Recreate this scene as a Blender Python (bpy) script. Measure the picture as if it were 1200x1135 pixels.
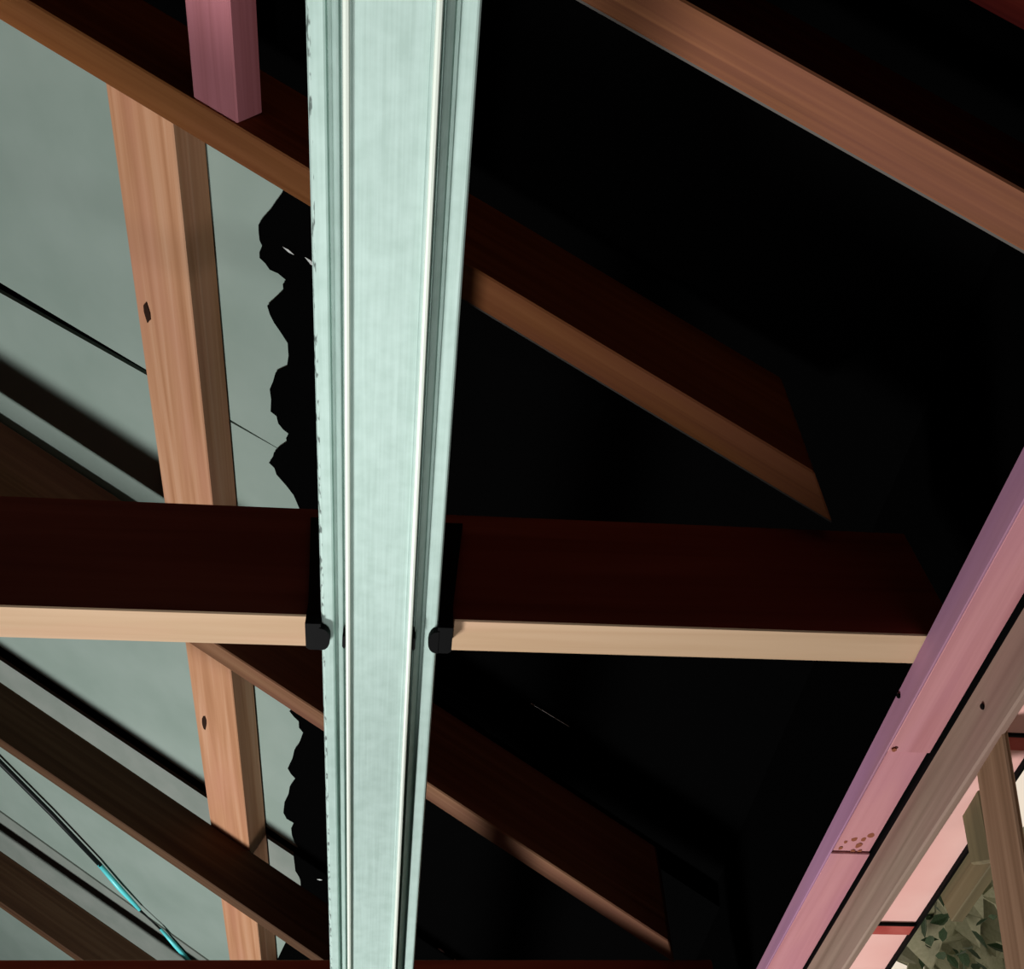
import bpy, bmesh, math, random
from mathutils import Vector, Matrix
random.seed(7)
for o in list(bpy.data.objects): bpy.data.objects.remove(o)
SC = bpy.context.scene
COL = SC.collection

# ------------------------------------------------------------------ camera
U = 0.75                                   # metres per layout unit (45 mm joist = 0.06)
CAM = Vector((0, 0, 1.65))
# rows: world X (along the joists), Y (along the steel batten), Z (up), in camera right/up/forward
M = Matrix(((0.99436852, -0.04443134, 0.09621382),
            (-0.09359421, -0.79404929, 0.60060457),
            (-0.04971285, 0.60622733, 0.79373614)))
F = 1200.0
right, upv, fwd = M @ Vector((1, 0, 0)), M @ Vector((0, 1, 0)), M @ Vector((0, 0, 1))
cd = bpy.data.cameras.new('camera'); cam = bpy.data.objects.new('camera', cd); COL.objects.link(cam)
cd.sensor_fit = 'HORIZONTAL'; cd.sensor_width = 36.0; cd.lens = 36.0 * F / 1200.0
cd.clip_start = 0.02
cam.matrix_world = Matrix(((right.x, upv.x, -fwd.x, CAM.x), (right.y, upv.y, -fwd.y, CAM.y),
                           (right.z, upv.z, -fwd.z, CAM.z), (0, 0, 0, 1)))
SC.camera = cam

# ------------------------------------------------------------------ world, lamps, exposure
w = bpy.data.worlds.new('overcast'); SC.world = w; w.use_nodes = True
w.node_tree.nodes['Background'].inputs[0].default_value = (1.0, 0.86, 0.70, 1)
w.node_tree.nodes['Background'].inputs[1].default_value = 0.85
def area(name, loc, target, sx, sy, power, colr=(1, 1, 1)):
    d = bpy.data.lights.new(name, 'AREA'); d.shape = 'RECTANGLE'; d.size = sx; d.size_y = sy
    d.energy = power; d.color = colr
    o = bpy.data.objects.new(name, d); COL.objects.link(o); o.location = loc
    o.rotation_euler = (Vector(target) - Vector(loc)).to_track_quat('-Z', 'Y').to_euler(); return o
def spot(name, loc, target, power, ang, blend, size, colr=(1, 1, 1)):
    d = bpy.data.lights.new(name, 'SPOT'); d.spot_size = math.radians(ang); d.spot_blend = blend
    d.energy = power; d.color = colr; d.shadow_soft_size = size
    o = bpy.data.objects.new(name, d); COL.objects.link(o); o.location = loc
    o.rotation_euler = (Vector(target) - Vector(loc)).to_track_quat('-Z', 'Y').to_euler(); return o
area('floor_daylight', (-1.5, 2.72, 0.12), (-0.3, 1.3, 2.6), 0.8, 0.4, 152)
spot('near_fill', (-0.16, 0.86, 0.5), (-0.12, 0.06, 2.4), 92, 54, 1.0, 0.06)  # unseen spot added to brighten the near batten and rafters
area('garden_bounce', (0.86, 0.95, 1.1), (0.70, 0.95, 2.3), 0.25, 0.9, 1.5, (1.0, 0.88, 0.8))
SC.view_settings.view_transform = 'Standard'; SC.view_settings.look = 'None'
SC.view_settings.gamma = 1.0; SC.view_settings.exposure = 0.0; SC.view_settings.use_curve_mapping = False

# ------------------------------------------------------------------ materials
def mat_base(name):
    m = bpy.data.materials.new(name); m.use_nodes = True
    nt = m.node_tree; return m, nt, nt.nodes['Principled BSDF']
def ramp(nt, stops):
    r = nt.nodes.new('ShaderNodeValToRGB'); e = r.color_ramp.elements
    e[0].position, e[0].color = stops[0][0], (*stops[0][1], 1)
    e[1].position, e[1].color = stops[-1][0], (*stops[-1][1], 1)
    for p, c in stops[1:-1]:
        x = e.new(p); x.color = (*c, 1)
    return r
def wood(name, light, mid, dark, stain=None, stain_amt=0.5, rough=0.75, grain=55, spec=0.2, stain_scale=3.0, off=0.0):
    """length along local X; pieces keep their own grain through object coordinates"""
    m, nt, b = mat_base(name); L = nt.links.new
    tc = nt.nodes.new('ShaderNodeTexCoord'); mp = nt.nodes.new('ShaderNodeMapping')
    mp.inputs['Scale'].default_value = (1.3, grain, grain); mp.inputs['Location'].default_value = (off, off * 2, 0)
    L(tc.outputs['Object'], mp.inputs['Vector'])
    n = nt.nodes.new('ShaderNodeTexNoise'); n.inputs['Scale'].default_value = 1.0
    n.inputs['Detail'].default_value = 5; n.inputs['Distortion'].default_value = 0.6; L(mp.outputs[0], n.inputs['Vector'])
    r = ramp(nt, [(0.3, dark), (0.5, mid), (0.68, light)]); L(n.outputs['Fac'], r.inputs['Fac'])
    col = r.outputs['Color']
    if stain:
        mp2 = nt.nodes.new('ShaderNodeMapping'); mp2.inputs['Scale'].default_value = (stain_scale, stain_scale * 5, stain_scale * 5)
        mp2.inputs['Location'].default_value = (3.1 + off, off, 1.7)
        L(tc.outputs['Object'], mp2.inputs['Vector'])
        n2 = nt.nodes.new('ShaderNodeTexNoise'); n2.inputs['Scale'].default_value = 1.0; n2.inputs['Detail'].default_value = 2
        L(mp2.outputs[0], n2.inputs['Vector'])
        r2 = ramp(nt, [(0.42, (0, 0, 0)), (0.68, (stain_amt,) * 3)]); L(n2.outputs['Fac'], r2.inputs['Fac'])
        mx = nt.nodes.new('ShaderNodeMix'); mx.data_type = 'RGBA'
        L(r2.outputs['Color'], mx.inputs['Factor']); L(col, mx.inputs['A']); mx.inputs['B'].default_value = (*stain, 1)
        col = mx.outputs['Result']
    L(col, b.inputs['Base Color']); b.inputs['Roughness'].default_value = rough
    b.inputs['Specular IOR Level'].default_value = spec
    bp = nt.nodes.new('ShaderNodeBump'); bp.inputs['Strength'].default_value = 0.25; bp.inputs['Distance'].default_value = 0.002
    L(n.outputs['Fac'], bp.inputs['Height']); L(bp.outputs['Normal'], b.inputs['Normal'])
    return m
def plain(name, c, rough=0.8, spec=0.2, metal=0.0, vary=0.0, scale=8.0, c2=None, bump=0.0):
    m, nt, b = mat_base(name)
    b.inputs['Base Color'].default_value = (*c, 1); b.inputs['Roughness'].default_value = rough
    b.inputs['Specular IOR Level'].default_value = spec; b.inputs['Metallic'].default_value = metal
    if c2:
        tc = nt.nodes.new('ShaderNodeTexCoord'); n = nt.nodes.new('ShaderNodeTexNoise')
        n.inputs['Scale'].default_value = scale; n.inputs['Detail'].default_value = 4
        nt.links.new(tc.outputs['Object'], n.inputs['Vector'])
        r = ramp(nt, [(0.35, c), (0.65, c2)]); nt.links.new(n.outputs['Fac'], r.inputs['Fac'])
        nt.links.new(r.outputs['Color'], b.inputs['Base Color'])
        if bump:
            bp = nt.nodes.new('ShaderNodeBump'); bp.inputs['Strength'].default_value = bump; bp.inputs['Distance'].default_value = 0.003
            nt.links.new(n.outputs['Fac'], bp.inputs['Height']); nt.links.new(bp.outputs['Normal'], b.inputs['Normal'])
    return m
def galvanised(name):
    m, nt, b = mat_base(name); L = nt.links.new
    tc = nt.nodes.new('ShaderNodeTexCoord'); mp = nt.nodes.new('ShaderNodeMapping')
    mp.inputs['Scale'].default_value = (420, 9, 420); L(tc.outputs['Object'], mp.inputs['Vector'])
    n = nt.nodes.new('ShaderNodeTexNoise'); n.inputs['Scale'].default_value = 1.0; n.inputs['Detail'].default_value = 3; L(mp.outputs[0], n.inputs['Vector'])
    v = nt.nodes.new('ShaderNodeTexNoise'); v.inputs['Scale'].default_value = 60; v.inputs['Detail'].default_value = 3
    L(tc.outputs['Object'], v.inputs['Vector'])
    ad = nt.nodes.new('ShaderNodeMath'); ad.operation = 'ADD'; L(n.outputs['Fac'], ad.inputs[0]); L(v.outputs['Fac'], ad.inputs[1])
    ml = nt.nodes.new('ShaderNodeMath'); ml.operation = 'MULTIPLY'; ml.inputs[1].default_value = 0.5; L(ad.outputs[0], ml.inputs[0])
    r = ramp(nt, [(0.36, (0.345, 0.46, 0.41)), (0.5, (0.385, 0.505, 0.455)), (0.64, (0.42, 0.545, 0.495))]); L(ml.outputs[0], r.inputs['Fac'])
    # dark oxide flecks along the lips
    mp3 = nt.nodes.new('ShaderNodeMapping'); mp3.inputs['Scale'].default_value = (300, 90, 300); L(tc.outputs['Object'], mp3.inputs['Vector'])
    s = nt.nodes.new('ShaderNodeTexNoise'); s.inputs['Scale'].default_value = 1.0; s.inputs['Detail'].default_value = 2; L(mp3.outputs[0], s.inputs['Vector'])
    sx = nt.nodes.new('ShaderNodeSeparateXYZ'); L(tc.outputs['Object'], sx.inputs[0])
    edge = nt.nodes.new('ShaderNodeMath'); edge.operation = 'LESS_THAN'; edge.inputs[1].default_value = -0.0553; L(sx.outputs['X'], edge.inputs[0])
    r3 = ramp(nt, [(0.55, (0, 0, 0)), (0.66, (0.8, 0.8, 0.8))]); L(s.outputs['Fac'], r3.inputs['Fac'])
    mu = nt.nodes.new('ShaderNodeMath'); mu.operation = 'MULTIPLY'; L(r3.outputs['Color'], mu.inputs[0]); L(edge.outputs[0], mu.inputs[1])
    mx = nt.nodes.new('ShaderNodeMix'); mx.data_type = 'RGBA'; L(mu.outputs[0], mx.inputs['Factor'])
    L(r.outputs['Color'], mx.inputs['A']); mx.inputs['B'].default_value = (0.03, 0.04, 0.035, 1)
    L(mx.outputs['Result'], b.inputs['Base Color'])
    b.inputs['Metallic'].default_value = 0.08; b.inputs['Roughness'].default_value = 0.65; b.inputs['Specular IOR Level'].default_value = 0.25
    return m
MAT = dict(
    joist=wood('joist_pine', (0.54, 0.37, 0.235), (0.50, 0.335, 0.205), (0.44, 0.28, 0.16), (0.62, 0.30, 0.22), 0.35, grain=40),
    redface=wood('red_brown_joist_face', (0.46, 0.12, 0.07), (0.38, 0.088, 0.05), (0.26, 0.05, 0.028), (0.30, 0.06, 0.035), 0.6, grain=28, off=3.3),
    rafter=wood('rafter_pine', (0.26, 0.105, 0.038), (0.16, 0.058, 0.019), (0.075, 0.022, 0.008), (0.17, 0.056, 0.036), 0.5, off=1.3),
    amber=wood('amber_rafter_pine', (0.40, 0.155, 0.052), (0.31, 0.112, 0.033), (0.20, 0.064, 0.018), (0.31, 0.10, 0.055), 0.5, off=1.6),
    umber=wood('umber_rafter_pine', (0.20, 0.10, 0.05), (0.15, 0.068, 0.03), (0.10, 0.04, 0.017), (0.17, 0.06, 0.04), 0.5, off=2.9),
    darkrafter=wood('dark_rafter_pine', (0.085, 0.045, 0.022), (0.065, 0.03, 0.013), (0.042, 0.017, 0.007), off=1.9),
    block=wood('block_pine', (0.46, 0.255, 0.15), (0.40, 0.20, 0.105), (0.31, 0.14, 0.065), (0.42, 0.19, 0.125), 0.5, off=2.2),
    pinkblock=wood('pink_treated_block', (0.66, 0.25, 0.29), (0.58, 0.21, 0.24), (0.46, 0.15, 0.165), off=4.2),
    pink=wood('pink_treated_plate', (0.58, 0.28, 0.29), (0.52, 0.235, 0.245), (0.42, 0.17, 0.18), (0.42, 0.17, 0.24), 0.6, off=5.2, grain=35),
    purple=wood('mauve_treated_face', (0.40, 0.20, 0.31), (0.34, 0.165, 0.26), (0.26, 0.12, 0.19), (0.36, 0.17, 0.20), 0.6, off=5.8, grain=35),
    brown=wood('weathered_plate', (0.30, 0.22, 0.165), (0.23, 0.165, 0.12), (0.15, 0.10, 0.07), (0.26, 0.14, 0.12), 0.5, off=6.2),
    brace=wood('brace_pine', (0.26, 0.15, 0.09), (0.19, 0.105, 0.06), (0.12, 0.06, 0.03), off=7.2),
    olive=wood('olive_board', (0.16, 0.13, 0.07), (0.13, 0.10, 0.05), (0.09, 0.07, 0.035), off=8.2),
    darkwood=wood('dark_red_timber', (0.05, 0.008, 0.005), (0.03, 0.004, 0.003), (0.015, 0.002, 0.002), off=9.2, spec=0.0),  # very dark red wood tones, used on the corner rafter only
    steel=galvanised('galvanised_steel'),
    rib=plain('pale_zinc_highlight', (0.66, 0.72, 0.63), 0.45, 0.4),
    sheet=plain('fibre_cement_sheet', (0.20, 0.255, 0.22), 0.85, 0.1, c2=(0.23, 0.285, 0.25), scale=5),
    strip=plain('grey_sheet_strip', (0.165, 0.19, 0.165), 0.8, 0.1, c2=(0.20, 0.22, 0.195), scale=9),  # slightly darker grey than the sheets, for the strips beside rafters
    backing=plain('joint_backing', (0.075, 0.075, 0.05), 0.9, 0.1),
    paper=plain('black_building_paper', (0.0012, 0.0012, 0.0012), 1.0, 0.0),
    black=plain('black_plastic_and_gap_shadow', (0.002, 0.002, 0.002), 0.6, 0.05),
    edge=plain('edge_light_sliver', (0.10, 0.09, 0.08), 0.9, 0.1),
    tear=plain('pale_torn_fibre', (0.45, 0.47, 0.45), 0.9, 0.1),
    knot=plain('dark_knot', (0.02, 0.008, 0.004), 0.8, 0.1),
    stain=plain('rust_stain', (0.26, 0.085, 0.045), 0.9, 0.1),
    cyan=plain('cyan_cable_sheath', (0.12, 0.72, 0.74), 0.35, 0.5),
    cable=plain('black_cable', (0.004, 0.006, 0.006), 0.5, 0.2),
    soffit=plain('pink_soffit_lining', (0.80, 0.42, 0.37), 0.8, 0.1, c2=(0.86, 0.52, 0.46), scale=6),
    redshade=plain('red_joint_shade', (0.36, 0.055, 0.045), 0.8, 0.1, c2=(0.45, 0.10, 0.08), scale=30),
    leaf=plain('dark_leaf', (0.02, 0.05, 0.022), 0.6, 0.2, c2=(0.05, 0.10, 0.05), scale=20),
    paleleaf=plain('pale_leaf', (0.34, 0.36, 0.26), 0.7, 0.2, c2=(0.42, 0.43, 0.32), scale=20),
    concrete=plain('concrete_floor', (0.03, 0.03, 0.029), 0.9, 0.1, c2=(0.04, 0.04, 0.038), scale=4, bump=0.2),
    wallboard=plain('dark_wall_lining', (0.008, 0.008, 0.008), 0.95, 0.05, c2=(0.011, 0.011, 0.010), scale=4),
    lawn=plain('garden_ground', (0.10, 0.11, 0.06), 0.95, 0.0, c2=(0.15, 0.15, 0.09), scale=3),
)

# ------------------------------------------------------------------ helpers
def tag(o, label, cat, group=None, kind=None):
    if label: o['label'] = label
    if cat: o['category'] = cat
    if group: o['group'] = group
    if kind: o['kind'] = kind
    return o
def W(p):                                   # layout units (camera at origin) -> world metres
    return CAM + U * Vector(p)
def put(name, verts, faces, mat, parent=None, origin=None, axes=None, bevel=0.0, smooth=False, segs=1):
    """verts in world metres; stored in a local frame whose X is axes[0]"""
    ex, ey, ez = axes if axes else (Vector((1, 0, 0)), Vector((0, 1, 0)), Vector((0, 0, 1)))
    vs = [Vector(v) for v in verts]
    if origin is None: origin = sum(vs, Vector()) / len(vs)
    mw = Matrix(((ex.x, ey.x, ez.x, origin.x), (ex.y, ey.y, ez.y, origin.y), (ex.z, ey.z, ez.z, origin.z), (0, 0, 0, 1)))
    inv = mw.inverted()
    bm = bmesh.new()
    bv = [bm.verts.new(inv @ v) for v in vs]
    for f in faces: bm.faces.new([bv[i] for i in f])
    bmesh.ops.recalc_face_normals(bm, faces=bm.faces)
    if bevel: bmesh.ops.bevel(bm, geom=list(bm.edges), offset=bevel, segments=segs, affect='EDGES', profile=0.5)
    if smooth:
        for f in bm.faces: f.smooth = True
    me = bpy.data.meshes.new(name); bm.to_mesh(me); bm.free(); me.materials.append(mat)
    o = bpy.data.objects.new(name, me); COL.objects.link(o)
    if parent:
        o.parent = parent; bpy.context.view_layer.update()
        o.matrix_world = mw
        o.matrix_local = parent.matrix_world.inverted() @ mw
    else: o.matrix_world = mw
    return o
HEX = [(0, 1, 3, 2), (4, 6, 7, 5), (0, 4, 5, 1), (2, 3, 7, 6), (0, 2, 6, 4), (1, 5, 7, 3)]
def empty(name, loc):
    o = bpy.data.objects.new(name, None); COL.objects.link(o); o.location = loc
    o.empty_display_size = 0.1; bpy.context.view_layer.update(); return o
def box(name, lo, hi, mat, parent=None, bevel=0.0, axes=None):   # layout units, axis aligned
    vs = [W((x, y, z)) for x in (lo[0], hi[0]) for y in (lo[1], hi[1]) for z in (lo[2], hi[2])]
    return put(name, vs, HEX, mat, parent, bevel=bevel, axes=axes)
def prism(name, outline, depth, mat, parent=None, axes=None, bevel=0.0):
    """outline: world points in one plane; extruded by vector depth"""
    n = len(outline); vs = [Vector(p) for p in outline] + [Vector(p) + depth for p in outline]
    fs = [tuple(range(n)), tuple(range(2 * n - 1, n - 1, -1))] + [(i, (i + 1) % n, n + (i + 1) % n, n + i) for i in range(n)]
    return put(name, vs, fs, mat, parent, axes=axes, bevel=bevel)
XA, YA, ZA = Vector((1, 0, 0)), Vector((0, 1, 0)), Vector((0, 0, 1))
ALONG_Y = (YA, -XA, ZA)

# roof frame: R runs up the slope along the rafters, V across them away from the camera, N is the slope's normal
R = Vector((-0.85618732, -0.28277731, 0.43241214)).normalized()
N = YA.cross(R).normalized()
if N.z < 0: N = -N
V = -(N.cross(R).normalized())
O0 = Vector((0, 0, 1.54))
ROOF = (R, V, N)
def roof(a, b, c): return W(O0 + a * R + b * V + c * N)
def ray(px, py): return M @ Vector(((px - 600) / F, (567.5 - py) / F, 1))
def survey(px, py, c):                      # slope coordinates (a, b) of a surveyed point at height c over the rafters' undersides
    d = ray(px, py); o = O0 + c * N; q = d * (o.dot(N) / d.dot(N)) - o
    return q.dot(R), q.dot(V)
def a_at(x, b, c):                          # slope coordinate a where world x (units) is reached
    return (x - (b * V + c * N).x) / R.x

# ------------------------------------------------------------------ the setting
fl = box('floor', (-3.4, -2.6, -2.24), (4.2, 7.4, -2.2), MAT['concrete']); tag(fl, 'grey concrete floor slab under the roof framing', 'floor', kind='structure')
for nm, lo, hi, lab in (('wall_left', (-3.4, -2.6, -2.2), (-3.3, 6.6, 4.3), 'dark lined wall at the high side of the roof'),
                        ('wall_back', (-3.3, -2.6, -2.2), (0.98, -2.5, 4.3), 'dark lined wall behind the viewer'),
                        ('wall_front', (-3.3, 6.5, -2.2), (0.98, 6.6, 4.3), 'dark lined wall at the far end of the batten')):
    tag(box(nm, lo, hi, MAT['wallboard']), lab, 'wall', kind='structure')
# roof deck over the whole frame
def slope_quad(name, x0, x1, y0, y1, c0, c1, mat, parent=None):
    tx = Vector((N.z, 0, -N.x))
    vs = []
    for x in (x0, x1):
        for y in (y0, y1):
            for c in (c0, c1):
                z = O0.z + c / N.z - x * N.x / N.z
                vs.append(W((x, y, z)))
    return put(name, vs, HEX, mat, parent, axes=(YA, -XA, ZA))
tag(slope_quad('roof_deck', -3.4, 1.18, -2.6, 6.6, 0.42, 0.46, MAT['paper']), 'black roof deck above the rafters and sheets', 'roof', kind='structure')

# ---- rafters
RA = 'skewed roof rafters'
def rafter(name, b0, b1, c1, xa, xb_near, xb_far, label, mat='rafter', strip=None):
    vs = []
    for e in (0, 1):
        for b in (b0, b1):
            for c in (0, c1):
                x = xa if e == 0 else (xb_near if b == b0 else xb_far)
                vs.append(roof(a_at(x, b, c), b, c))
    root = empty(name, roof(a_at(0.0, (b0 + b1) / 2, 0), (b0 + b1) / 2, 0))
    tag(root, label, 'rafter', RA)
    put('timber', vs, HEX, MAT[mat], root, bevel=0.0022, axes=ROOF)
    if strip:
        s0, s1, lab = strip
        v2 = [roof(a_at(x, b, c), b, c) for x in (s0, s1) for b in (b1, b1 + 0.0035) for c in (0.004, 0.05)]  # sliver of light along the lower edge, put in as a pale strip
        put('edge_light_strip', v2, HEX, MAT['edge'], root, axes=ROOF)['label'] = lab
    return root
bz = survey(1175, 22, 0.0)[1]
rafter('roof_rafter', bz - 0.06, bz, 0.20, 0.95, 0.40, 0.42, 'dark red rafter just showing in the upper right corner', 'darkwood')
rB = rafter('roof_rafter', 0.160, 0.222, 0.20, -3.0, 0.95, 0.95, 'widest orange-brown rafter crossing the upper right', strip=(-0.05, 0.9, 'thin sliver of light on the edge'))
rA = rafter('roof_rafter', 0.654, 0.7157, 0.205, -3.0, 0.61, 0.655, 'orange-brown rafter passing behind the batten above the joist', 'amber', strip=(0.0, 0.655, 'thin sliver of light on the edge'))
rC = rafter('roof_rafter', 1.933, 1.995, 0.205, -3.0, 0.635, 0.66, 'thin brown rafter running down right below the joist', 'umber', strip=(0.0, 0.66, 'thin sliver of light on the edge'))
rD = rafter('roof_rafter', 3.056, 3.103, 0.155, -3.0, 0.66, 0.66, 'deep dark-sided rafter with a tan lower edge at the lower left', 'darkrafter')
e_b = survey(50, 1022 + 0, 0.155)
bE = survey(50, 1092, 0.0)[1]
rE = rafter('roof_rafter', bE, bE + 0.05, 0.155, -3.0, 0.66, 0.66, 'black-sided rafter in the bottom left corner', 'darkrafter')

# ---- purlins lapped over the rafters, pink block hung on rafter A
def runner(name, x0, x1, b0, b1, c0, t, mat, label, cat):
    vs = []
    for b in (b0, b1):
        for x in (x0, x1):
            for c in (c0, c0 + t):
                xx = x + (c - c0) * N.x
                vs.append(roof(a_at(xx, b, c), b, c))
    root = empty(name, sum(vs, Vector()) / 8); tag(root, label, cat)
    put('timber', vs, HEX, MAT[mat], root, bevel=0.002, axes=(YA, N.cross(YA), N)); return root
k1 = runner('roof_purlin', -0.629, -0.492, 0.80, 1.99, 0.207, 0.094, 'block', 'tan timber purlin with a dark knot above the joist', 'purlin')
k2 = runner('roof_purlin', -0.606, -0.474, 2.02, 6.2, 0.157, 0.092, 'block', 'tan timber purlin below the joist beside the torn paper', 'purlin')
k0 = runner('roof_blocking', -0.386, -0.310, 0.2225, 0.653, 0.004, 0.07, 'pinkblock', 'pink timber block ending against a rafter at the top', 'timber block')
def decal(name, px, py, c, w, h, parent, mat, ang=0.0, n=10, sq=1.0):
    """small irregular raised patch lying on a face of the slope, facing down"""
    a, b = survey(px, py, c); pts = []
    for i in range(n):
        t = 2 * math.pi * i / n; rr = 1 + random.uniform(-0.22, 0.22)
        u, v = math.cos(t) * w * rr, math.sin(t) * h * rr
        pts.append(roof(a + u * math.cos(ang) - v * math.sin(ang), b + u * math.sin(ang) + v * math.cos(ang), c))
    return prism(name, pts, N * (0.003 * U), mat, parent, axes=ROOF)
decal('knot', 172, 366, 0.2045, 0.009, 0.027, k1, MAT['knot'], 0.3)
decal('knot', 239, 847, 0.1545, 0.009, 0.029, k2, MAT['knot'], 0.2)

# ---- pale sheets between the rafters
ceil = empty('ceiling', roof(1.0, 2.0, 0.16)); tag(ceil, 'grey-green sheets fixed over the left-hand rafters', 'ceiling', kind='structure')
AL, AR = 2.3, -0.25
def line_b(p, q, c):
    (a0, b0), (a1, b1) = survey(*p, c), survey(*q, c)
    return lambda a: b0 + (b1 - b0) * (a - a0) / (a1 - a0)
def panel(name, near, far, c, mat, t=0.012, al=AL, ar=AR, n=6, curve=0.0):
    near = near if callable(near) else (lambda a, v=near: v); far = far if callable(far) else (lambda a, v=far: v)
    ring = []
    A = [al + (ar - al) * i / n for i in range(n + 1)]
    out = [roof(a, near(a), c) for a in A] + [roof(a, far(a), c) for a in reversed(A)]
    return prism(name, out, N * t * U, MAT[mat], ceil, axes=ROOF)
c1 = 0.305
panel('sheet_panel', 0.66, line_b((0, 331), (173, 434), c1), c1, 'sheet')
panel('sheet_panel', line_b((0, 343), (173, 440), c1), 2.14, c1, 'sheet')
c2 = 0.255
panel('sheet_panel', 2.05, line_b((0, 757), (245, 923), c2), c2, 'sheet', ar=-0.7)
panel('sheet_strip', line_b((0, 773), (247, 938), c2), 3.30, c2, 'strip', ar=-0.7)
panel('sheet_panel', 3.31, line_b((0, 949), (190, 1085), c2), c2, 'sheet', ar=-0.9)
panel('sheet_strip', line_b((0, 949), (190, 1085), c2), bE + 0.36, c2 - 0.006, 'strip', ar=-0.9)
panel('sheet_panel', bE + 0.37, 6.2, c2, 'sheet', ar=-0.9)
# ---- black building paper with a torn edge
def paper(name, pts, c, label):
    out = [roof(a, b, c) for a, b in pts]
    o = prism(name, out, N * 0.003 * U, MAT['paper'], axes=ROOF); tag(o, label, 'building paper'); return o
def jag(pixels, c):
    r = []
    for i, (x, y) in enumerate(pixels):
        r.append(survey(x, y, c))
        if i + 1 < len(pixels):
            x2, y2 = pixels[i + 1]
            r.append(survey((x + x2) / 2 + random.uniform(-2.5, 2.5), (y + y2) / 2 + random.uniform(-2, 2), c))
    return r
J1 = [(332, 222), (322, 238), (306, 258), (303, 272), (307, 288), (304, 302), (316, 316), (335, 328), (332, 340), (313, 358), (321, 378),
      (337, 402), (336, 430), (323, 436), (316, 456), (317, 482), (326, 496), (338, 508), (336, 518), (321, 530), (315, 542), (324, 556), (344, 580), (356, 610)]
J2 = [(352, 812), (339, 833), (350, 845), (355, 858), (345, 878), (337, 900), (346, 912), (338, 930), (332, 952), (344, 964), (342, 978),
      (349, 992), (344, 1003), (346, 1020), (352, 1032), (356, 1060)]
cp = 0.298
j1 = jag(J1, cp)
up_pts = [(2.6, 0.76), ] + [(j1[0][0] + 0.02, 0.76)] + j1 + [(j1[-1][0], 2.14), (-1.6, 2.14), (-1.6, -2.2), (2.6, -2.2)]
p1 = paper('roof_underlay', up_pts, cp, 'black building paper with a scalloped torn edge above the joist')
cq = 0.248
j2 = jag(J2, cq)
lo_pts = [(j2[0][0] + 0.02, 2.06)] + j2 + [(j2[-1][0] - 0.05, 6.6), (-1.6, 6.6), (-1.6, 2.06)]
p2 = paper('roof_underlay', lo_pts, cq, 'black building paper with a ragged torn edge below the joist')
for p, q, wd in (((331, 289), (345, 299), 1.6), ((357, 301), (371, 314), 2.4), ):
    m = [survey(p[0], p[1], cp - 0.002), survey((p[0] + q[0]) / 2, (p[1] + q[1]) / 2 - wd, cp - 0.002), survey(*q, cp - 0.002), survey((p[0] + q[0]) / 2, (p[1] + q[1]) / 2 + wd, cp - 0.002)]
    prism('tear', [roof(a, b, cp - 0.002) for a, b in m], N * 0.001, MAT['tear'], p1, axes=ROOF)
for p, q, wd in (((384, 957), (389, 960), .8), ((371, 1030), (378, 1031), .8), ((513, 1111), (521, 1116), 1.0), ((532, 1123), (534, 1125), .8), ((622, 824), (668, 852), .25)):
    m = [survey(p[0], p[1], cq - 0.002), survey((p[0] + q[0]) / 2, (p[1] + q[1]) / 2 - wd, cq - 0.002), survey(*q, cq - 0.002), survey((p[0] + q[0]) / 2, (p[1] + q[1]) / 2 + wd, cq - 0.002)]
    prism('tear', [roof(a, b, cq - 0.002) for a, b in m], N * 0.001, MAT['tear'], p2, axes=ROOF)

# ---- ceiling joists
def joist(y0, y1, x1, label):
    root = empty('ceiling_joist', W((0, (y0 + y1) / 2, 1.0))); tag(root, label, 'joist', 'ceiling joists')
    vs = [W((x, y, z)) for x in (-3.3, x1) for y in (y0, y1) for z in (1.0, 1.23)]
    t = put('timber', vs, HEX, MAT['joist'], root, bevel=0.0015)
    t.data.materials.append(MAT['redface'])                 # cream underside, red-brown faces and top
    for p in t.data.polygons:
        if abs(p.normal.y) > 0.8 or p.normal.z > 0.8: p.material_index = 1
    return root
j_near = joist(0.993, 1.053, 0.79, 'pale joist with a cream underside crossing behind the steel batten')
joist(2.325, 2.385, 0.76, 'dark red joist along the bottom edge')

# ---- galvanised batten (hat section)
def hat():
    L = [(-.1134, .9985), (-.1138, .9900), (-.1120, .9870), (-.1100, .9862), (-.0985, .9866), (-.0965, .9880), (-.0955, .9975), (-.0922, .9975), (-.0905, .9900),
         (-.0860, .9760), (-.0832, .9680), (-.0820, .9800), (-.0802, .9800), (-.0790, .9560), (-.0772, .9485), (-.0752, .9462), (-.0722, .9465), (-.0704, .9485), (-.0696, .9520), (-.0680, .9530)]
    cxm = -0.0358
    Rr = [(2 * cxm - x, z) for x, z in reversed(L)]
    def sh(p):
        z = 1 - (1 - p[1]) * (0.68 if p[1] < 0.985 else 1.0); return (p[0] * z / p[1], z)
    return [sh(p) for p in L + Rr]
prof = hat(); tck = 0.0022
root = empty('steel_batten', W((-0.0358, 1.0, 0.95))); tag(root, 'galvanised steel hat-section batten running down the middle', 'steel batten')
y0, y1 = -0.9, 6.4
n = len(prof); vs = []; inner = []
for i, (x, z) in enumerate(prof):
    x0, z0 = prof[max(i - 1, 0)]; x2, z2 = prof[min(i + 1, n - 1)]
    t = Vector((x2 - x0, z2 - z0)).normalized(); nn = Vector((-t.y, t.x))
    inner.append((x + nn.x * tck * 0.5, z + nn.y * tck * 0.5))
ring = prof + inner[::-1]
vs = [W((x, y0, z)) for x, z in ring] + [W((x, y1, z)) for x, z in ring]
m = len(ring)
fs = [(i, i + 1, m + i + 1, m + i) for i in range(m - 1)] + [(m - 1, 0, m, 2 * m - 1)]
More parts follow.
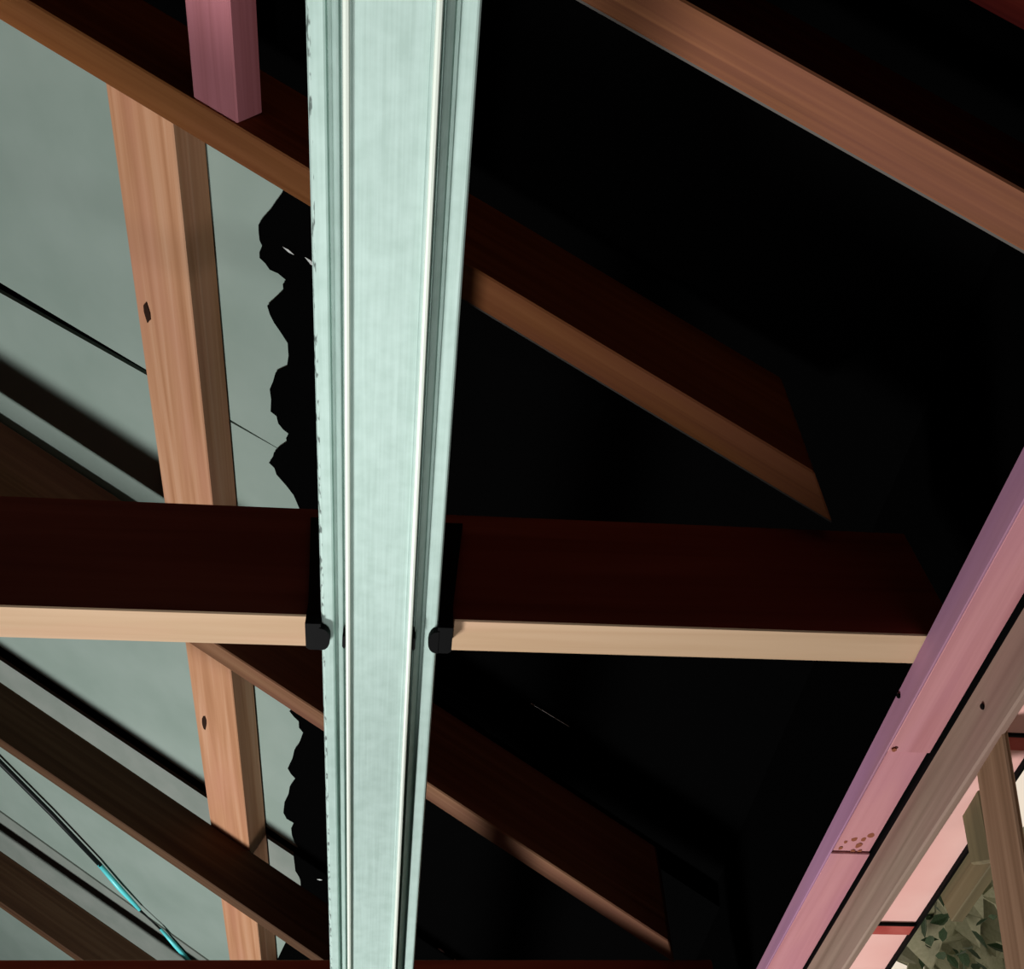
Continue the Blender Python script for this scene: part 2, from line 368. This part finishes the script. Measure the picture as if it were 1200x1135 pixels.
for k in range(n - 1):
    fs.append((k, m - 1 - k, m - 2 - k, k + 1)); fs.append((m + k, m + k + 1, 2 * m - 2 - k, 2 * m - 1 - k))
put('channel', vs, fs, MAT['steel'], root, origin=W((-0.0358, 1.0, 0.95)))
# ribs along both face edges, their highlight painted as paler zinc
for xr in (-0.0762, 0.0046):
    zc = 0.9625
    sec = [(-.0034, .0016), (-.0024, -.0016), (0, -.0024), (.0024, -.0016), (.0034, .0016)]
    e = [W((xr + dx, y0 + 0.001, zc + dz)) for dx, dz in sec]
    prism('rib', e, Vector((0, (y1 - y0 - 0.002) * U, 0)), MAT['rib'], root)['label'] = 'rib with painted pale highlight'
# slots punched in the webs at the joist
for x, s_ in ((-.0822, -1), (.0107, 1)):
    e = [W((x + s_ * dx, 1.006 + dy, 0.9655)) for dx, dy in ((-.0018, -.012), (.0018, -.010), (.0022, .008), (0, .013), (-.0022, .009))]
    prism('slot', e, Vector((0, 0, 0.012)), MAT['black'], root)

# ---- black clips holding the batten to the joist
def clip(side, label):
    xe = -.1134 if side < 0 else .0418
    rt = empty('batten_clip', W((xe, 1.02, 0.99))); tag(rt, label, 'clip', 'clips at the joist')
    s = side
    def P(dx, y, z): return W((xe + s * dx, y, z))
    # foot under the joist, leg up its face, rounded tongue over the lip
    foot = [P(0.0, .985, .999), P(.0205, .985, .999), P(.0205, 1.030, .999), P(.016, 1.034, .999), P(.0, 1.034, .999)]
    prism('foot', foot, Vector((0, 0, -0.022 * U)), MAT['black'], rt)
    leg = [P(.0, .992, .99), P(.0205, .992, .99), P(.0205, .992, 1.02), P(.036, .992, 1.20), P(.0, .992, 1.20)]
    prism('leg', leg, Vector((0, -0.006 * U, 0)), MAT['black'], rt)
    tong = [P(.002, .992, .9858)]
    for i in range(9):
        t = -math.pi / 2 + math.pi * i / 8
        tong.append(P(-0.0015 - 0.0105 * math.cos(t), 1.013 + 0.020 * math.sin(t), .9858))
    tong.append(P(.002, 1.034, .9858))
    prism('tongue', tong, Vector((0, 0, -0.010 * U)), MAT['black'], rt)
clip(-1, 'black clip on the left lip of the steel batten')
clip(1, 'black clip on the right lip of the steel batten')

# ---- right-hand wall head
YW = Vector((-0.02565, 1, 0)).normalized(); XW = Vector((YW.y, -YW.x, 0)); WO = Vector((0.725, 1.48, 0))
WALLAX = (YW, -XW, ZA)
def wl(u, v, z): return W(WO + u * XW + v * YW + Vector((0, 0, z)))
wr = put('wall_right', [wl(u, v, z) for u in (0.125, 0.165) for v in (-4.1, 5.1) for z in (-2.2, 0.52)], HEX, MAT['wallboard'], axes=WALLAX)
tag(wr, 'right-hand framed wall with pink plate and weathered lower plate', 'wall', kind='structure')
put('sky_light_stop', [wl(u, v, z) for u in (0.128, 0.165) for v in (-4.1, 5.1) for z in (0.99, 1.5)], HEX, MAT['paper'], wr, axes=WALLAX)  # board added to stop sky light leaking in over the plates
for v0, v1 in ((-4.1, -0.62), (0.55, 5.1)):  # lining shuts the rest of the opening against sky light
    put('lining', [wl(u, v, z) for u in (0.128, 0.165) for v in (v0, v1) for z in (0.52, 0.99)], HEX, MAT['paper'], wr, axes=WALLAX)
def cl(v): return max(-1.0, min(1.0, v))
def zl(v): return 0.9595 + 0.0175 * (cl(v) + 0.45)       # lower edge of the pink plate is not quite parallel
# pink plate: three lengths butted together
def v_at(px, py, z): d = ray(px, py); return (d * (z / d.z) - WO).dot(YW)
va, vb = v_at(1062, 882, 0.962), v_at(998, 1001, 0.966)
for (v0, v1, ins) in ((-3.9, -1.0, 0.0), (-1.0, va, 0.0), (va + 0.001, vb, 0.005), (vb + 0.001, 1.0, 0.001), (1.0, 5.0, 0.001)):
    vv = []
    for v in (v0, v1):
        for u in (0.0045, 0.0745 + 0.004 * cl(v)):
            for z in (zl(v) + ins, 0.9985): vv.append(wl(u, v, z))
    pk = put('top_plate', vv, HEX, MAT['pink'], wr, bevel=0.001, axes=WALLAX)
    pk['label'] = 'pink treated top plate'
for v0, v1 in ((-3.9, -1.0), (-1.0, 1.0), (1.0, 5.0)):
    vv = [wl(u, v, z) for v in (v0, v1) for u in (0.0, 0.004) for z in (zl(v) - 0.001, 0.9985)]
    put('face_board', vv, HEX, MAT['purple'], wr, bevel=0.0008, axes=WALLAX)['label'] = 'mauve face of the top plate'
put('packer', [wl(u, v, z) for u in (0.078, 0.16) for v in (-3.9, 5.0) for z in (0.93, 0.999)], HEX, MAT['black'], wr, axes=WALLAX)
for v0, v1 in ((-3.9, -1.0), (-1.0, 1.0), (1.0, 5.0)):
    vv = [wl(u, v, z) for v in (v0, v1) for u in (0.0755, 0.090) for z in (0.876 + 0.022 * (cl(v) + 0.4), zl(v) - 0.006)]
    put('lower_plate', vv, HEX, MAT['brown'], wr, bevel=0.002, axes=WALLAX)['label'] = 'weathered brown lower plate'
# nail heads and stains
def wallspot(name, px, py, u, r, mat, ry=1.0, d=0.002, zplane=None):
    dr = ray(px, py)
    if zplane is None:
        t = (WO.dot(XW) + u) / dr.dot(XW); c = dr * t; e1, e2, nrm = YW, ZA, -XW
    else:
        c = dr * (zplane / dr.z); e1, e2, nrm = YW, XW, -ZA
    pts = []
    for i in range(10):
        t = 2 * math.pi * i / 10; k = r * (1 + random.uniform(-.2, .2))
        pts.append(W(c + nrm * 0.0005 + e1 * math.cos(t) * k * ry + e2 * math.sin(t) * k))
    return prism(name, pts, nrm * d * U, mat, wr, axes=WALLAX)
wallspot('nail', 1054, 815, 0.0, 0.0042, MAT['black'])
wallspot('nail', 1152, 828, 0.0755, 0.0042, MAT['black'])
wallspot('nail', 1047, 877, 0.0, 0.004, MAT['stain'], zplane=0.962)
for px, py, r in ((985, 993, .004), (991, 986, .003), (1001, 983, .005), (1006, 990, .0055), (1012, 983, .004), (1021, 978, .006), (1024, 970, .004), (999, 997, .004), (1007, 997, .0035)):
    wallspot('rust_mark', px, py, 0.0, r, MAT['stain'], 1.3, 0.0002, zplane=zl(0.3) - 0.0006)
# diagonal braces standing in the wall
def brace(y_top, z_top, y_bot, z_bot, wdt, u0, u1, mat, label):
    d = Vector((0, y_bot - y_top, z_bot - z_top)).normalized(); s = Vector((0, -d.z, d.y))
    top, bot = Vector((0, y_top, z_top)), Vector((0, y_bot, z_bot))
    vv = []
    for e in (top, bot):
        for k in (0, -wdt):
            for u in (u0, u1):
                p = e + s * k
                vv.append(W(Vector((0.815 + u, p.y, p.z))))
    o = put('brace', vv, HEX, MAT[mat], wr, bevel=0.002, axes=(d, s, XA)); o['label'] = label
brace(1.118, 0.926, 1.34, 0.572, 0.083, 0.005, 0.014, 'brace', 'brown diagonal brace')
brace(1.238, 0.96, 1.304, 0.835, 0.06, 0.037, 0.055, 'olive', 'olive board behind the brace')

# ---- eaves beyond the wall
so = empty('trim_1', wl(0.14, -0.1, 0.89)); tag(so, 'pink eaves soffit lining seen past the wall head', 'soffit', kind='structure')
def eave(name, u0, u1, v0, v1, z0, z1, mat): 
    return put(name, [wl(u, v, z) for u in (u0, u1) for v in (v0, v1) for z in (z0, z1)], HEX, MAT[mat], so, axes=WALLAX)
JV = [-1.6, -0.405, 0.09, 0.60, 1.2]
for i in range(4):
    eave('soffit_panel', 0.0905, 0.158, JV[i] + 0.030, JV[i + 1] - 0.004, 0.895, 0.905, 'soffit')
    eave('joint_shade_strip', 0.0905, 0.158, JV[i], JV[i] + 0.030, 0.892, 0.905, 'redshade')  # red shading beside the joints, put in as coloured strips
    eave('joint_bead', 0.0905, 0.158, JV[i] - 0.004, JV[i], 0.890, 0.905, 'black')
eave('gap_shadow_strip', 0.158, 0.163, -1.6, 1.2, 0.888, 0.905, 'black')  # shadow gap at the soffit's outer edge, built as a black strip
put('fascia_board', [wl(u, v, z) for u in (0.166, 0.186) for v in (-0.19, v_at(1092, 1056, 0.88)) for z in (0.845, 0.95)], HEX, MAT['olive'], so, axes=WALLAX, bevel=0.001)['label'] = 'olive fascia board'

# ---- tree outside
lawn = put('ground', [W((x, y, z)) for x in (4.2, 14) for y in (-3, 12) for z in (-2.3, -2.2)], HEX, MAT['lawn']); tag(lawn, 'garden ground outside the right-hand wall', 'ground', kind='structure')
tr = empty('garden_tree', W((3.6, 5.4, -2.2))); tag(tr, 'leafy green tree outside below the fascia', 'tree')
def tube(name, pts, rads, mat, parent, seg=8):
    pts = [Vector(p) for p in pts]; vs = []; fs = []
    for i, p in enumerate(pts):
        t = (pts[min(i + 1, len(pts) - 1)] - pts[max(i - 1, 0)]).normalized()
        s = t.cross(ZA if abs(t.z) < 0.9 else XA).normalized(); q = t.cross(s)
        for k in range(seg):
            an = 2 * math.pi * k / seg; vs.append(p + (s * math.cos(an) + q * math.sin(an)) * rads[i])
    for i in range(len(pts) - 1):
        for k in range(seg): fs.append((i * seg + k, i * seg + (k + 1) % seg, (i + 1) * seg + (k + 1) % seg, (i + 1) * seg + k))
    fs.append(tuple(range(seg))); fs.append(tuple(range(len(vs) - 1, len(vs) - 1 - seg, -1)))
    return put(name, vs, fs, mat, parent, smooth=True)
tube('trunk', [W((3.6, 5.4, -2.2)), W((3.55, 5.45, 0.2)), W((3.45, 5.4, 2.4))], [0.09, 0.07, 0.03], MAT['brace'], tr)
lm = None
def leaf_mesh():
    bm = bmesh.new()
    L = [(0, 0, 0), (.25, .2, .03), (.6, .24, .05), (1, 0, 0), (.6, -.24, .05), (.25, -.2, .03), (.25, 0, -.02), (.6, 0, -.02)]
    v = [bm.verts.new(p) for p in L]
    for f in ((0, 6, 1), (1, 6, 7, 2), (2, 7, 3), (0, 5, 6), (5, 4, 7, 6), (4, 3, 7)): bm.faces.new([v[i] for i in f])
    r = bmesh.ops.extrude_face_region(bm, geom=list(bm.faces))
    for g in r['geom']:
        if isinstance(g, bmesh.types.BMVert): g.co.z += 0.02
    bmesh.ops.recalc_face_normals(bm, faces=bm.faces)
    me = bpy.data.meshes.new('leaf'); bm.to_mesh(me); bm.free(); return me
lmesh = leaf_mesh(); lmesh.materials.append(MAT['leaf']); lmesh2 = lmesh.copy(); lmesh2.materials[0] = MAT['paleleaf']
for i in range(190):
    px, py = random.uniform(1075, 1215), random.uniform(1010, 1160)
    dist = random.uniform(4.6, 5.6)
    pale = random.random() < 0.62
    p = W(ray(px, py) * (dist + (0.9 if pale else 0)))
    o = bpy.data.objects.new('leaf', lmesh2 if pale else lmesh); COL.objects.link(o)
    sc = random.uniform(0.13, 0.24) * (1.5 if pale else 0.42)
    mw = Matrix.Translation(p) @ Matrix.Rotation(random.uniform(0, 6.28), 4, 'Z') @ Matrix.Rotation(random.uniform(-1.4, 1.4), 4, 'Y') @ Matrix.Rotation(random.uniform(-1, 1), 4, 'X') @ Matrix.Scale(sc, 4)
    o.parent = tr; o.matrix_local = tr.matrix_world.inverted() @ mw

# ---- cable under the lower left sheets
cb = empty('cable', roof(*survey(120, 1015, 0.235), 0.235)); tag(cb, 'black cable with a cyan end strung across the lower left bay', 'cable')
def cpts(px, c): return [roof(*survey(x, y, c), c) for x, y in px]
tube('black_sheath', cpts([(-60, 832), (0, 893), (60, 953), (118, 1014)], 0.235), [0.0075, 0.0072, 0.0068, 0.0062], MAT['cable'], cb)
tube('cyan_sheath', cpts([(116, 1012), (140, 1040), (164, 1066)], 0.235), [0.0066, 0.0075, 0.005], MAT['cyan'], cb)
tube('black_sheath', cpts([(163, 1065), (178, 1079), (190, 1090)], 0.235), [0.003, 0.0025, 0.003], MAT['cable'], cb)
tube('cyan_sheath', cpts([(188, 1088), (204, 1106), (222, 1126)], 0.235), [0.004, 0.0065, 0.0065], MAT['cyan'], cb)
